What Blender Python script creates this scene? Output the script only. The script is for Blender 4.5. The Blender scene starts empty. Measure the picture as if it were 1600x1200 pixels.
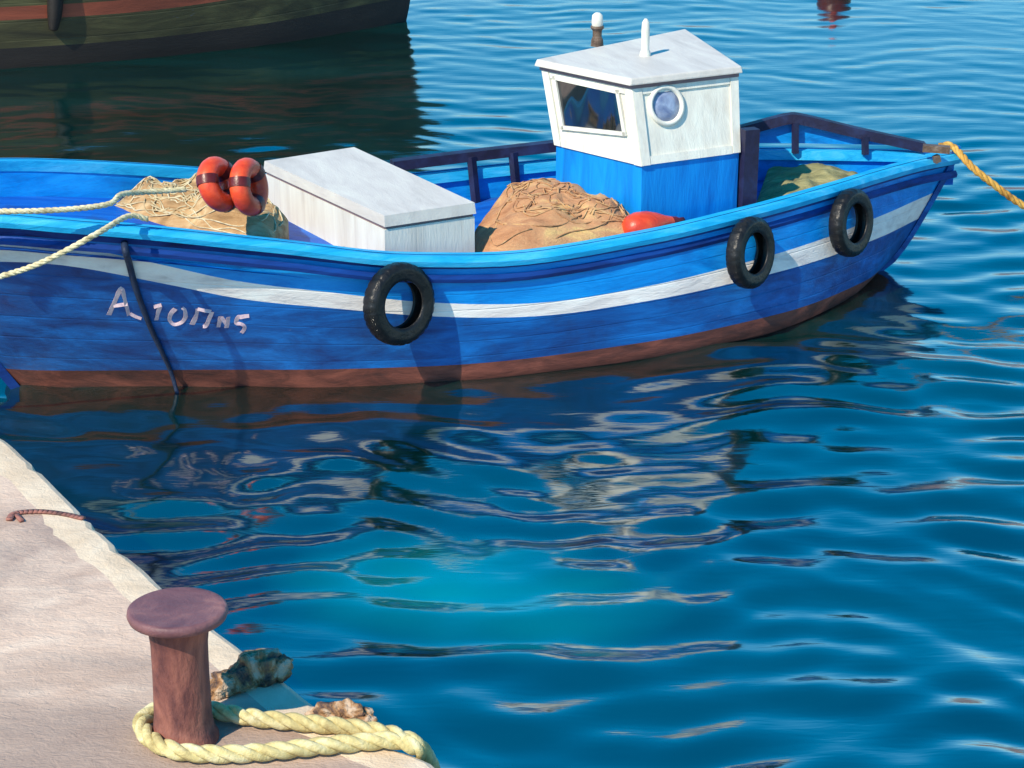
import bpy, bmesh, math, random
import numpy as np
from mathutils import Vector, Matrix, noise
from mathutils.bvhtree import BVHTree
R_ = math.radians
random.seed(7); rng = np.random.default_rng(11)
sc = bpy.context.scene
COL = sc.collection

# ------------------------------------------------------------------ camera
PITCH, CH, FPX = 20.0, 6.04, 3609.0
cd = bpy.data.cameras.new('camera'); cam = bpy.data.objects.new('camera', cd); COL.objects.link(cam)
cam.location = (0, 0, CH); cam.rotation_euler = (R_(90 - PITCH), 0, 0)
cd.sensor_width = 36; cd.lens = 36 * FPX / 1600; cd.clip_end = 6000; cd.clip_start = .1
sc.camera = cam
_p = R_(PITCH)
O = Vector((0, 0, CH)); RT = Vector((1, 0, 0)); FW = Vector((0, math.cos(_p), -math.sin(_p))); UP = Vector((0, math.sin(_p), math.cos(_p)))
def ray(u, v): return RT * ((u - 800) / FPX) + UP * ((600 - v) / FPX) + FW
def onz(u, v, z=0.0):
    d = ray(u, v); return O + d * ((z - O.z) / d.z)
def onvert(u, v, base):
    """point above/below `base` (vertical plane facing the viewer through base)"""
    n = Vector((base.x - O.x, base.y - O.y, 0)).normalized(); d = ray(u, v)
    return O + d * ((base - O).dot(n) / d.dot(n))

# ------------------------------------------------------------------ materials
def nodes(m):
    m.use_nodes = True; nt = m.node_tree; nt.nodes.clear(); return nt
def paint(name, cols, rough=.55, stretch=(1, 1, 1), scale=3.0, bump=.25, bscale=22, bstretch=None, spec=.4, metal=0.0, contrast=(.3, .7), dist=.01, grime=None, grime_amt=.5, grime_scale=2.2):
    """own-colour mottling laid down in brush directions, plus ridged paint relief"""
    m = bpy.data.materials.new(name); nt = nodes(m); N = nt.nodes; Lk = nt.links
    out = N.new('ShaderNodeOutputMaterial'); b = N.new('ShaderNodeBsdfPrincipled')
    b.inputs['Roughness'].default_value = rough; b.inputs['Metallic'].default_value = metal
    b.inputs['Specular IOR Level'].default_value = spec
    tc = N.new('ShaderNodeTexCoord'); mp = N.new('ShaderNodeMapping'); mp.inputs['Scale'].default_value = stretch
    Lk.new(tc.outputs['Object'], mp.inputs['Vector'])
    nz = N.new('ShaderNodeTexNoise'); nz.inputs['Scale'].default_value = scale; nz.inputs['Detail'].default_value = 6; nz.inputs['Roughness'].default_value = .62; nz.inputs['Distortion'].default_value = .6
    Lk.new(mp.outputs[0], nz.inputs['Vector'])
    cr = N.new('ShaderNodeValToRGB'); el = cr.color_ramp.elements
    k = len(cols)
    for i, c in enumerate(cols):
        pos = contrast[0] + (contrast[1] - contrast[0]) * (i / max(1, k - 1))
        e = el[i] if i < 2 else el.new(pos)
        e.position = pos; e.color = (*c, 1)
    if k == 1: el[1].color = (*cols[0], 1)
    Lk.new(nz.outputs['Fac'], cr.inputs[0]); colout = cr.outputs[0]
    if grime:
        g = N.new('ShaderNodeTexNoise'); g.inputs['Scale'].default_value = grime_scale; g.inputs['Detail'].default_value = 8; g.inputs['Roughness'].default_value = .7
        Lk.new(tc.outputs['Object'], g.inputs['Vector'])
        gr = N.new('ShaderNodeMapRange'); gr.inputs[1].default_value = .52; gr.inputs[2].default_value = .72; gr.inputs[4].default_value = grime_amt
        Lk.new(g.outputs['Fac'], gr.inputs[0])
        mx = N.new('ShaderNodeMix'); mx.data_type = 'RGBA'; Lk.new(gr.outputs[0], mx.inputs[0]); Lk.new(colout, mx.inputs[6]); mx.inputs[7].default_value = (*grime, 1); colout = mx.outputs[2]
    Lk.new(colout, b.inputs['Base Color'])
    mp2 = N.new('ShaderNodeMapping'); mp2.inputs['Scale'].default_value = bstretch or stretch; Lk.new(tc.outputs['Object'], mp2.inputs['Vector'])
    n2 = N.new('ShaderNodeTexNoise'); n2.inputs['Scale'].default_value = bscale; n2.inputs['Detail'].default_value = 4; n2.inputs['Roughness'].default_value = .6; n2.inputs['Distortion'].default_value = .8
    Lk.new(mp2.outputs[0], n2.inputs['Vector'])
    bp = N.new('ShaderNodeBump'); bp.inputs['Strength'].default_value = bump; bp.inputs['Distance'].default_value = dist
    n3 = N.new('ShaderNodeTexNoise'); n3.inputs['Scale'].default_value = 70; n3.inputs['Detail'].default_value = 3; Lk.new(mp2.outputs[0], n3.inputs['Vector'])
    ad = N.new('ShaderNodeMath'); ad.operation = 'MULTIPLY_ADD'; ad.inputs[1].default_value = .35; Lk.new(n3.outputs['Fac'], ad.inputs[0]); Lk.new(n2.outputs['Fac'], ad.inputs[2])
    Lk.new(ad.outputs[0], bp.inputs['Height']); Lk.new(bp.outputs[0], b.inputs['Normal'])
    Lk.new(b.outputs[0], out.inputs[0]); return m

ALONG = (.22, 1.6, 1.6); VERT = (1.6, 1.6, .2); ISO = (1, 1, 1)
M = {}
M['blue'] = paint('bright_blue_paint', [(.0, .14, .46), (.0, .23, .66), (.006, .30, .76)], stretch=ALONG, scale=5, bump=.5, bscale=16, rough=.45, spec=.3, grime=(.006, .05, .28), grime_amt=.35)
M['blue_shaded'] = paint('blue_paint_shaded', [(.004, .03, .15), (.002, .08, .30), (.004, .15, .50)], stretch=ALONG, scale=4, bump=.5, bscale=14, rough=.5, spec=.3, grime=(.012, .012, .05), grime_amt=.45)  # shade of the lower hull curving under, put into the blue
M['navy'] = paint('navy_paint_and_shade', [(.002, .016, .10), (.003, .035, .2), (.004, .055, .27)], stretch=ALONG, scale=6, bump=.4, bscale=16, spec=.3)
M['cap'] = paint('light_blue_rail_paint', [(.0, .24, .52), (.01, .36, .66), (.07, .46, .74)], stretch=ALONG, scale=6, bump=.5, bscale=16, spec=.3)
M['cabinblue'] = paint('cabin_blue_paint', [(.0, .13, .46), (.0, .21, .64), (.002, .27, .72)], stretch=VERT, scale=5, bump=.5, bscale=18, spec=.3)
M['white'] = paint('white_gloss_paint', [(.56, .53, .46), (.66, .645, .57), (.73, .73, .64)], stretch=VERT, scale=5, bump=.35, bscale=22, rough=.5, spec=.3, grime=(.52, .44, .38), grime_amt=.35, grime_scale=3.5)
M['whitetop'] = paint('white_roof_paint', [(.47, .44, .40), (.55, .52, .475), (.62, .60, .53)], stretch=(1.4, .4, 1), scale=4, bump=.35, bscale=22, spec=.3)
M['stripe'] = paint('white_stripe_paint', [(.54, .49, .47), (.74, .69, .65), (.82, .81, .76)], stretch=(.3, 1.6, 1.6), scale=6, bump=.6, bscale=18, spec=.3)
M['boot'] = paint('red_brown_antifouling', [(.022, .010, .010), (.11, .032, .022), (.22, .065, .042)], stretch=(.3, 1.4, 1.4), scale=5, bump=.5, bscale=18, rough=.7)
M['darktrim'] = paint('dark_indigo_paint', [(.008, .007, .022), (.014, .014, .045), (.02, .03, .09)], stretch=ISO, scale=5, bump=.4, bscale=20)
M['deck'] = paint('blue_deck_paint', [(.0, .05, .30), (.0, .10, .5), (.01, .16, .6)], stretch=(.3, 2, 1), scale=4, bump=.4, bscale=18, grime=(.03, .04, .09), grime_amt=.7)
M['mauve'] = paint('mauve_gap_and_shadow', [(.16, .11, .12), (.22, .16, .18)], scale=6)
M['net_tan'] = paint('tan_net', [(.22, .12, .045), (.42, .25, .11), (.58, .42, .22)], scale=5, bump=.6, bscale=34, rough=.9, dist=.02, stretch=(.7, 1.5, 1.5))
M['twine_pale'] = paint('pale_net_twine', [(.34, .22, .10), (.52, .42, .24), (.66, .60, .42)], scale=9, bump=.6, bscale=40, rough=.9)
M['twine_brown'] = paint('brown_net_twine', [(.28, .13, .06), (.44, .23, .11), (.56, .38, .18)], scale=9, bump=.6, bscale=40, rough=.9)
M['net_brown'] = paint('brown_net', [(.26, .115, .05), (.42, .20, .095), (.50, .27, .13), (.60, .41, .16)], scale=3.2, bump=.6, bscale=34, rough=.9, dist=.02, stretch=(.6, 1.5, 1.5))
M['olive'] = paint('olive_canvas', [(.11, .105, .045), (.24, .225, .10), (.40, .36, .17)], scale=3.4, stretch=(.6, 2.6, 1), bump=.7, bscale=16, rough=.9, dist=.02)
M['red'] = paint('orange_red_plastic', [(.42, .03, .012), (.64, .06, .02), (.74, .12, .035)], scale=6, bump=.3, bscale=14, rough=.35)
M['darkred'] = paint('dark_red_plastic', [(.07, .008, .008), (.13, .014, .012)], scale=6, bump=.3, rough=.35)
M['tyre'] = paint('black_rubber', [(.004, .004, .0045), (.008, .008, .008), (.022, .020, .02)], scale=5, bump=.6, bscale=20, rough=.36, spec=.32, stretch=(1, 1, 1))
M['ropepale'] = paint('pale_rope', [(.36, .30, .16), (.60, .53, .33), (.74, .69, .48)], scale=18, bump=.6, bscale=60, rough=.9)
M['ropeyellow'] = paint('yellow_rope', [(.32, .24, .10), (.54, .45, .20), (.72, .66, .42)], scale=7, grime=(.20, .14, .05), grime_amt=.7, grime_scale=9, bump=.7, bscale=40, rough=.85)
M['ropeorange'] = paint('ochre_rope', [(.22, .10, .02), (.5, .27, .05), (.68, .47, .13)], scale=8, bump=.6, bscale=40, rough=.85)
M['ropedark'] = paint('dark_wet_rope', [(.006, .012, .035), (.012, .03, .075)], scale=9, bump=.6, bscale=40, rough=.6)
M['rust'] = paint('rusted_iron', [(.06, .02, .024), (.16, .055, .045), (.28, .105, .075), (.38, .16, .11)], scale=3.4, bump=.6, bscale=26, rough=.65, stretch=(1.3, 1.3, .6), contrast=(.34, .66))
M['rustcap'] = paint('rusted_iron_plum', [(.10, .04, .05), (.17, .075, .08), (.30, .14, .12)], scale=4, bump=.5, bscale=22, rough=.55)
M['quay'] = paint('worn_quay_stone', [(.50, .35, .26), (.60, .44, .335), (.68, .53, .41)], scale=2.4, stretch=(.75, 1.2, 1), bump=.9, bscale=18, rough=.9, grime=(.19, .135, .125), grime_amt=.75, grime_scale=.55, dist=.012)
M['quayedge'] = paint('quay_edge_stone', [(.55, .42, .29), (.63, .50, .36), (.70, .58, .43)], scale=3, stretch=(1, 1, 1), bump=.8, bscale=14, rough=.9, dist=.012)
M['rock'] = paint('crusted_rock', [(.022, .014, .014), (.10, .06, .048), (.32, .17, .075), (.50, .37, .26)], scale=5.5, bump=1.0, bscale=14, rough=.85, dist=.03, contrast=(.34, .56))
M['farhull'] = paint('black_olive_hull_paint', [(.014, .013, .006), (.038, .035, .013), (.08, .075, .028)], stretch=ALONG, scale=3, bump=.5, bscale=12, rough=.6)
M['farboot'] = paint('black_tar', [(.006, .005, .005), (.014, .011, .01)], stretch=ALONG, scale=3, bump=.5, rough=.6)
M['farred'] = paint('rust_red_stripe', [(.12, .03, .016), (.26, .06, .03)], stretch=ALONG, scale=4, bump=.4)
M['timber'] = paint('weathered_timber', [(.05, .028, .018), (.12, .075, .05), (.2, .15, .11)], stretch=(.4, 2, 2), scale=8, bump=.6)
M['porthole'] = paint('frosted_porthole_glass', [(.10, .13, .25), (.22, .27, .40), (.34, .42, .56)], scale=9, bump=.3, rough=.25, spec=.6)
M['letter'] = paint('pale_pink_lettering', [(.46, .33, .40), (.76, .56, .56)], scale=16, bump=.3)
def glass():
    m = bpy.data.materials.new('dark_cabin_glass'); nt = nodes(m); N = nt.nodes
    o = N.new('ShaderNodeOutputMaterial'); b = N.new('ShaderNodeBsdfPrincipled'); b.inputs['Base Color'].default_value = (.006, .006, .008, 1)
    b.inputs['Roughness'].default_value = .05; b.inputs['IOR'].default_value = 2.3
    tc = N.new('ShaderNodeTexCoord'); mp = N.new('ShaderNodeMapping'); mp.inputs['Scale'].default_value = (1, 1, .5)
    nz = N.new('ShaderNodeTexNoise'); nz.inputs['Scale'].default_value = 2.6; nz.inputs['Detail'].default_value = 0; nz.inputs['Distortion'].default_value = .3
    bp = N.new('ShaderNodeBump'); bp.inputs['Strength'].default_value = .5; bp.inputs['Distance'].default_value = .12
    L = nt.links; L.new(tc.outputs['Object'], mp.inputs[0]); L.new(mp.outputs[0], nz.inputs['Vector']); L.new(nz.outputs['Fac'], bp.inputs['Height']); L.new(bp.outputs[0], b.inputs['Normal']); L.new(b.outputs[0], o.inputs[0])
    return m
M['glass'] = glass()
def planks(m, depth=.6, amt=.45, per=1.0):
    nt = m.node_tree; N = nt.nodes; L = nt.links; b = [n for n in N if n.type == 'BSDF_PRINCIPLED'][0]; bp = [n for n in N if n.type == 'BUMP'][0]
    a = N.new('ShaderNodeAttribute'); a.attribute_name = 'strake'
    f = N.new('ShaderNodeMath'); f.operation = 'FRACT'; L.new(a.outputs['Fac'], f.inputs[0])
    d = N.new('ShaderNodeMath'); d.operation = 'SUBTRACT'; d.inputs[1].default_value = .5; L.new(f.outputs[0], d.inputs[0])
    e = N.new('ShaderNodeMath'); e.operation = 'ABSOLUTE'; L.new(d.outputs[0], e.inputs[0])
    r = N.new('ShaderNodeMapRange'); r.inputs[1].default_value = .0; r.inputs[2].default_value = .05; L.new(e.outputs[0], r.inputs[0])
    hsrc = bp.inputs['Height'].links[0].from_socket
    ad = N.new('ShaderNodeMath'); ad.operation = 'MULTIPLY_ADD'; ad.inputs[1].default_value = depth; L.new(r.outputs[0], ad.inputs[0]); L.new(hsrc, ad.inputs[2]); L.new(ad.outputs[0], bp.inputs['Height'])
    # scuffed, flaking streaks with their own outline
    csrc = b.inputs['Base Color'].links[0].from_socket
    tc = N.new('ShaderNodeTexCoord'); mp = N.new('ShaderNodeMapping'); mp.inputs['Scale'].default_value = (.9, 2.5, 3.4); L.new(tc.outputs['Object'], mp.inputs[0])
    nz = N.new('ShaderNodeTexNoise'); nz.inputs['Scale'].default_value = 5; nz.inputs['Detail'].default_value = 10; nz.inputs['Roughness'].default_value = .72; L.new(mp.outputs[0], nz.inputs['Vector'])
    q = N.new('ShaderNodeMapRange'); q.inputs[1].default_value = .66; q.inputs[2].default_value = .70; q.inputs[4].default_value = amt; L.new(nz.outputs['Fac'], q.inputs[0])
    mx = N.new('ShaderNodeMix'); mx.data_type = 'RGBA'; L.new(q.outputs[0], mx.inputs[0]); L.new(csrc, mx.inputs[6]); mx.inputs[7].default_value = (.10, .16, .32, 1); L.new(mx.outputs[2], b.inputs['Base Color'])
for k_ in ('blue', 'blue_shaded', 'stripe', 'farhull'): planks(M[k_], amt=.5 if k_ in ('blue', 'blue_shaded') else .25)

# ------------------------------------------------------------------ object helpers
def tag(o, label=None, cat=None, group=None, kind=None):
    if label: o['label'] = label
    if cat: o['category'] = cat
    if group: o['group'] = group
    if kind: o['kind'] = kind
    return o
def empty(name, loc=(0, 0, 0), rz=0):
    o = bpy.data.objects.new(name, None); COL.objects.link(o); o.location = loc; o.rotation_euler = (0, 0, rz); o.empty_display_size = .2; return o
def obj(name, bm, mats, parent=None, smooth=False, bevel=0):
    if bevel:
        es = [e for e in bm.edges if len(e.link_faces) == 2 and e.calc_face_angle(0) > .6]
        bmesh.ops.bevel(bm, geom=es, offset=bevel, segments=2, profile=.6, affect='EDGES', clamp_overlap=True)
    bmesh.ops.recalc_face_normals(bm, faces=bm.faces)
    me = bpy.data.meshes.new(name); bm.to_mesh(me); bm.free()
    for m in (mats if isinstance(mats, (list, tuple)) else [mats]): me.materials.append(M[m] if isinstance(m, str) else m)
    if smooth:
        for p in me.polygons: p.use_smooth = True
    o = bpy.data.objects.new(name, me); COL.objects.link(o); o.parent = parent; return o
def hexa(bm, b, t, mi=0):
    """b, t: four bottom and four top corners in the same order"""
    vs = [bm.verts.new(p) for p in list(b) + list(t)]
    fs = [(0, 3, 2, 1), (4, 5, 6, 7)] + [(i, (i + 1) % 4, 4 + (i + 1) % 4, 4 + i) for i in range(4)]
    for f in fs:
        q = bm.faces.new([vs[i] for i in f]); q.material_index = mi
def bar(bm, a, b, w, h, up=Vector((0, 0, 1)), mi=0):
    a, b = Vector(a), Vector(b); d = (b - a).normalized(); s = d.cross(up)
    if s.length < 1e-4: s = d.cross(Vector((1, 0, 0)))
    s.normalize(); n = s.cross(d).normalized(); s *= w / 2; n *= h / 2
    hexa(bm, [a - s - n, a + s - n, a + s + n, a - s + n], [b - s - n, b + s - n, b + s + n, b - s + n], mi)
def smooth_path(pts, n=8):
    pts = [Vector(p) for p in pts]; P = [pts[0] * 2 - pts[1]] + pts + [pts[-1] * 2 - pts[-2]]; out = []
    for i in range(1, len(P) - 2):
        for k in range(n):
            t = k / n; a, b, c, d = P[i - 1], P[i], P[i + 1], P[i + 2]
            out.append(.5 * ((2 * b) + (c - a) * t + (2 * a - 5 * b + 4 * c - d) * t * t + (3 * b - a - 3 * c + d) * t ** 3))
    out.append(pts[-1]); return out
def frames(pts):
    fr = []; u = None
    for i, p in enumerate(pts):
        d = (pts[min(i + 1, len(pts) - 1)] - pts[max(i - 1, 0)]).normalized()
        if u is None:
            u = d.cross(Vector((0, 0, 1)));  u = u if u.length > 1e-3 else d.cross(Vector((1, 0, 0)))
        u = (u - d * u.dot(d)).normalized(); fr.append((u, d.cross(u).normalized()))
    return fr
def tube(bm, pts, r, n=8, mi=0, radii=None, cap=True):
    fr = frames(pts); rings = []
    for i, p in enumerate(pts):
        rr = radii[i] if radii else r
        rings.append([bm.verts.new(p + fr[i][0] * math.cos(2 * math.pi * k / n) * rr + fr[i][1] * math.sin(2 * math.pi * k / n) * rr) for k in range(n)])
    for a, b in zip(rings, rings[1:]):
        for k in range(n):
            f = bm.faces.new((a[k], a[(k + 1) % n], b[(k + 1) % n], b[k])); f.material_index = mi
    if cap: bm.faces.new(rings[0][::-1]).material_index = mi; bm.faces.new(rings[-1]).material_index = mi
def resample(pts, step):
    out = [pts[0]]; acc = 0
    for a, b in zip(pts, pts[1:]):
        L = (b - a).length
        if L < 1e-6: continue
        t = step - acc
        while t <= L:
            out.append(a + (b - a) * (t / L)); t += step
        acc = (acc + L) % step
    out.append(pts[-1]); return out
def rope(bm, pts, r, lay=None, strands=3, n=6):
    lay = lay or r * 7; pts = resample(smooth_path(pts, 14), r * .55); fr = frames(pts); rot = 0; S = [[] for _ in range(strands)]
    for i, p in enumerate(pts):
        if i: rot += 2 * math.pi * (p - pts[i - 1]).length / lay
        for k in range(strands):
            a = rot + 2 * math.pi * k / strands
            S[k].append(p + (fr[i][0] * math.cos(a) + fr[i][1] * math.sin(a)) * r * .5)
    for s in S: tube(bm, s, r * .56, n)
def lathe(bm, prof, n=40, mi=0, M4=None):
    rings = []
    for r, z in prof:
        rings.append([bm.verts.new(((M4 @ Vector((r * math.cos(2 * math.pi * k / n), r * math.sin(2 * math.pi * k / n), z))) if M4 else Vector((r * math.cos(2 * math.pi * k / n), r * math.sin(2 * math.pi * k / n), z)))) for k in range(n)])
    for a, b in zip(rings, rings[1:]):
        for k in range(n): bm.faces.new((a[k], a[(k + 1) % n], b[(k + 1) % n], b[k])).material_index = mi
    return rings
def crom(knots, x):
    """monotone-ish cubic through knots"""
    xs = [k[0] for k in knots]; ys = [k[1] for k in knots]; n = len(xs)
    if x <= xs[0]: return ys[0]
    if x >= xs[-1]: return ys[-1]
    i = max(j for j in range(n - 1) if xs[j] <= x)
    d = [(ys[j + 1] - ys[j]) / (xs[j + 1] - xs[j]) for j in range(n - 1)]
    def m(j):
        if j == 0: return d[0]
        if j == n - 1: return d[-1]
        return 0 if d[j - 1] * d[j] <= 0 else 2 * d[j - 1] * d[j] / (d[j - 1] + d[j])
    h = xs[i + 1] - xs[i]; t = (x - xs[i]) / h
    return ys[i] * (2 * t ** 3 - 3 * t * t + 1) + h * m(i) * (t ** 3 - 2 * t * t + t) + ys[i + 1] * (-2 * t ** 3 + 3 * t * t) + h * m(i + 1) * (t ** 3 - t * t)

# ------------------------------------------------------------------ hull generator
class Hull:
    """double-ended hull; local x along the keel, y to port, z up from the water"""
    def __init__(s, wl, gl, sheer, stern, bow):
        s.wl, s.gl, s.sheer, s.stern, s.bow = wl, gl, sheer, stern, bow
    def norm(s, K, x): return crom(K, K[0][0] + (K[-1][0] - K[0][0]) * x)
    def gx(s, t): return s.gl[0][0] + (s.gl[-1][0] - s.gl[0][0]) * t
    def pt(s, t, h, side, inset=0.0):
        sa, sb = crom(s.stern, h), crom(s.bow, h)
        x = sa + (sb - sa) * t
        w = s.norm(s.wl, t); g = s.norm(s.gl, t)
        if h >= 0: b = w + (g - w) * h ** .9
        else: b = w * max(0, 1 + h * .9)
        return Vector((x, side * max(0, b - inset), h * crom(s.sheer, s.gx(t))))
    def top(s, x, lat_off=0): return crom(s.sheer, x)
    def hb(s, x): return crom(s.gl, x)

TS = [.5 - .5 * math.cos(math.pi * i / 72) for i in range(73)]
TS = [0.65 * a + .35 * i / 72 for i, a in enumerate(TS)]
def build_hull(h, rows, name, mats, parent):
    """rows: function t -> list of (level, material of the strip above it)"""
    bm = bmesh.new()
    for side in (-1, 1):
        grid = []
        for t in TS: grid.append([bm.verts.new(h.pt(t, l, side)) for l, _ in rows(t)])
        mi = [m for _, m in rows(.5)]
        for a, b in zip(grid, grid[1:]):
            for k in range(len(a) - 1):
                f = bm.faces.new((a[k], b[k], b[k + 1], a[k + 1])); f.material_index = mi[k]
    bmesh.ops.remove_doubles(bm, verts=bm.verts, dist=.0008)
    o = obj(name, bm, mats, parent, smooth=True)
    at = o.data.attributes.new('strake', 'FLOAT', 'POINT')
    for i, v in enumerate(o.data.vertices):
        t = (v.co.x - h.gl[0][0]) / (h.gl[-1][0] - h.gl[0][0]); at.data[i].value = 8.0 * v.co.z / crom(h.sheer, v.co.x) + 100
    return o
def sub(levels):
    out = []
    for (a, m), (b, _), n in levels:
        for k in range(n): out.append((a + (b - a) * k / n, m))
    out.append((levels[-1][1][0], 0)); return out
def sweep_rail(h, name, mat, parent, inn, outw, z0, z1, x0=None, x1=None, sides=(-1, 1), prof=None):
    bm = bmesh.new()
    for side in sides:
        g = []
        for i, t in enumerate(TS):
            x = h.gx(t)
            if x0 is not None and not (x0 <= x <= x1): continue
            p = h.pt(t, 1, side)
            q = h.pt(min(1, t + .004), 1, side) - h.pt(max(0, t - .004), 1, side); q.z = 0; q.normalize()
            nrm = Vector((q.y, -q.x, 0)) * (1 if side < 0 else -1)
            def P(off, z):
                v = p + nrm * off; v.z = p.z + z
                if v.y * side < 0: v.y = 0
                return v
            g.append([bm.verts.new(P(o_, z_)) for o_, z_ in ((-inn, z0), (outw, z0), (outw + .008, (z0 + z1) / 2), (outw - .012, z1), (-inn + .012, z1))])
        for a, b in zip(g, g[1:]):
            for k in range(5):
                try: bm.faces.new((a[k], b[k], b[(k + 1) % 5], a[(k + 1) % 5]))
                except ValueError: pass
        for e in (g[0], g[-1]):
            try: bm.faces.new(e)
            except ValueError: pass
    return obj(name, bm, mat, parent)

# ------------------------------------------------------------------ the blue boat
AX = R_(23.0); BO = Vector((-4.0, 16.44, 0))
boat = empty('fishing_boat', BO, AX)
tag(boat, 'bright blue wooden fishing boat with white stripe, white wheelhouse and hatch, moored beside the quay', 'fishing boat')
MB = Matrix.Translation(BO) @ Matrix.Rotation(AX, 4, 'Z'); MBi = MB.inverted()
def L_(p): return MBi @ p
SHEER = [(-.75, 1.60), (0, 1.60), (.5, 1.54), (1, 1.46), (2, 1.27), (3, 1.07), (4, .985), (5, 1.005), (6, 1.035), (7, 1.05), (8, 1.035), (8.58, 1.0)]
hull = Hull(wl=[(.25, 0), (.6, .16), (1.48, .52), (2.65, .99), (3.81, 1.25), (4.89, 1.29), (6.14, 1.10), (7.25, .56), (7.83, 0)],
            gl=[(-.75, 0), (-.68, .25), (-.5, .5), (-.3, .64), (0, .80), (.5, .94), (1, 1.02), (2, 1.15), (3, 1.225), (4, 1.255), (5, 1.18), (6, .98), (7, .65), (7.5, .43), (8, .22), (8.58, 0)],
            sheer=SHEER, stern=[(-.6, .9), (0, .25), (.12, .12), (.5, -.30), (1, -.75)], bow=[(-.6, 6.4), (-.15, 7.45), (0, 7.83), (.1, 7.99), (.5, 8.29), (1, 8.58)])
STR = [(-.75, .82), (.3, .80), (1.0, .72), (1.6, .645), (2.6, .600), (3.4, .55), (4.4, .51), (5.4, .515), (6.5, .52), (7.6, .53), (8.58, .55)]
def rows(t):
    x = hull.gx(t); c = crom(STR, x); w = crom([(-.75, .075), (0, .066), (4, .054), (6, .068), (8, .095), (8.58, .11)], x)
    bt = crom([(0, .105), (3, .125), (5, .13), (7, .12), (8.58, .10)], x)
    return sub([((-.6, 0), (0, 0), 4), ((0, 0), (bt, 0), 2), ((bt, 1), (c - w, 1), 4), ((c - w, 2), (c + w, 2), 2), ((c + w, 3), (.885, 3), 2), ((.885, 4), (.94, 4), 1), ((.94, 4), (1.0, 4), 1)])  # navy rows paint the shadow band under the gunwale into the hull
hobj = build_hull(hull, rows, 'hull', ['boot', 'blue_shaded', 'stripe', 'blue', 'navy'], boat)
sweep_rail(hull, 'gunwale_cap', 'cap', boat, .09, .055, -.085, -.005)
sweep_rail(hull, 'rubbing_strake', 'navy', boat, -.004, .035, -.215, -.155)
# inner bulwark and deck
DK = .29
bm = bmesh.new()
for side in (-1, 1):
    g = []
    for t in TS:
        p = hull.pt(t, 1, side, .06); d = min(DK, 1)
        q = hull.pt(t, 1 - d / p.z, side, .06); q.y = min(abs(q.y), abs(p.y)) * side; q.x = p.x
        g.append([bm.verts.new(p + Vector((0, 0, -.005))), bm.verts.new(q)])
    for a, b in zip(g, g[1:]): bm.faces.new((a[0], b[0], b[1], a[1]))
obj('inner_bulwark', bm, 'blue', boat, smooth=True)
bm = bmesh.new(); g = []
for t in TS:
    p = hull.pt(t, 1, 1, .05); z = p.z - DK + .012
    g.append([bm.verts.new((p.x, p.y * k, z + .04 * (1 - k * k))) for k in (-1, -.5, 0, .5, 1)])
for a, b in zip(g, g[1:]):
    for k in range(4): bm.faces.new((a[k], b[k], b[k + 1], a[k + 1]))
obj('deck', bm, 'deck', boat, smooth=True)
def deck_z(x): return hull.top(x) - DK + .03
# stem post
bm = bmesh.new(); pts = [Vector((crom(hull.bow, h) + .02, 0, h * crom(SHEER, crom(hull.bow, h)))) for h in [-.3 + 1.36 * i / 14 for i in range(15)]]
for a, b in zip(pts, pts[1:]): bar(bm, a, b + (b - a) * .05, .045, .05, up=Vector((1, 0, 0)))
obj('stem_post', bm, 'blue_shaded', boat)
bm = bmesh.new(); pts = [Vector((crom(hull.stern, h) - .02, 0, h * 1.66)) for h in [-.3 + 1.36 * i / 14 for i in range(15)]]
for a, b in zip(pts, pts[1:]): bar(bm, a, b, .07, .07, up=Vector((1, 0, 0)))
obj('stern_post', bm, 'navy', boat)
# bow timber lying across the stem head
bm = bmesh.new(); a = L_(onz(1442, 231, 1.13)); b = L_(onz(1484, 234, 1.12)); bar(bm, a, b, .07, .06); bar(bm, (a + b) / 2 + Vector((0, 0, -.06)), (a + b) / 2 + Vector((.02, 0, -.12)), .05, .05)
obj('bow_chock', bm, 'timber', boat, bevel=.012)
# far-side rails
def far_rail(name, x0, x1, pts, posts, wdt, hgt, thickpost=None):
    """pts: (x, height over the gunwale); rail along the far gunwale with posts inside"""
    bm = bmesh.new(); P = []
    for x, dz in pts:
        P.append(Vector((x, hull.hb(x) - .055, hull.top(x) + dz)))
    P = smooth_path(P, 5) if len(P) > 2 else P
    for a, b in zip(P, P[1:]): bar(bm, a, b + (b - a).normalized() * .01, wdt, hgt)
    return obj(name, bm, 'darktrim', boat, bevel=.008), P
far_rail('far_rail', 0, 0, [(3.75, .10), (4.5, .12), (5.42, .135)], [], .10, .085)
for x in (4.45, 4.82, 5.38):
    bm = bmesh.new(); y = hull.hb(x) - .10; bar(bm, (x, y, hull.top(x) + .12), (x + (.02 if x < 5 else 0), y - .05, deck_z(x) - .02), .055 if x < 5 else .10, .06)
    obj('bulwark_rib', bm, 'darktrim', boat, bevel=.006)
_, bp_ = far_rail('bow_rail', 0, 0, [(6.80, .17), (7.05, .24), (7.18, .275), (7.3, .27), (7.75, .16), (8.28, .05)], [], .09, .085)
bm = bmesh.new()
PX = [(6.8, .16), (7.18, .26), (7.75, .15), (8.2, .06)]
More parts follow.
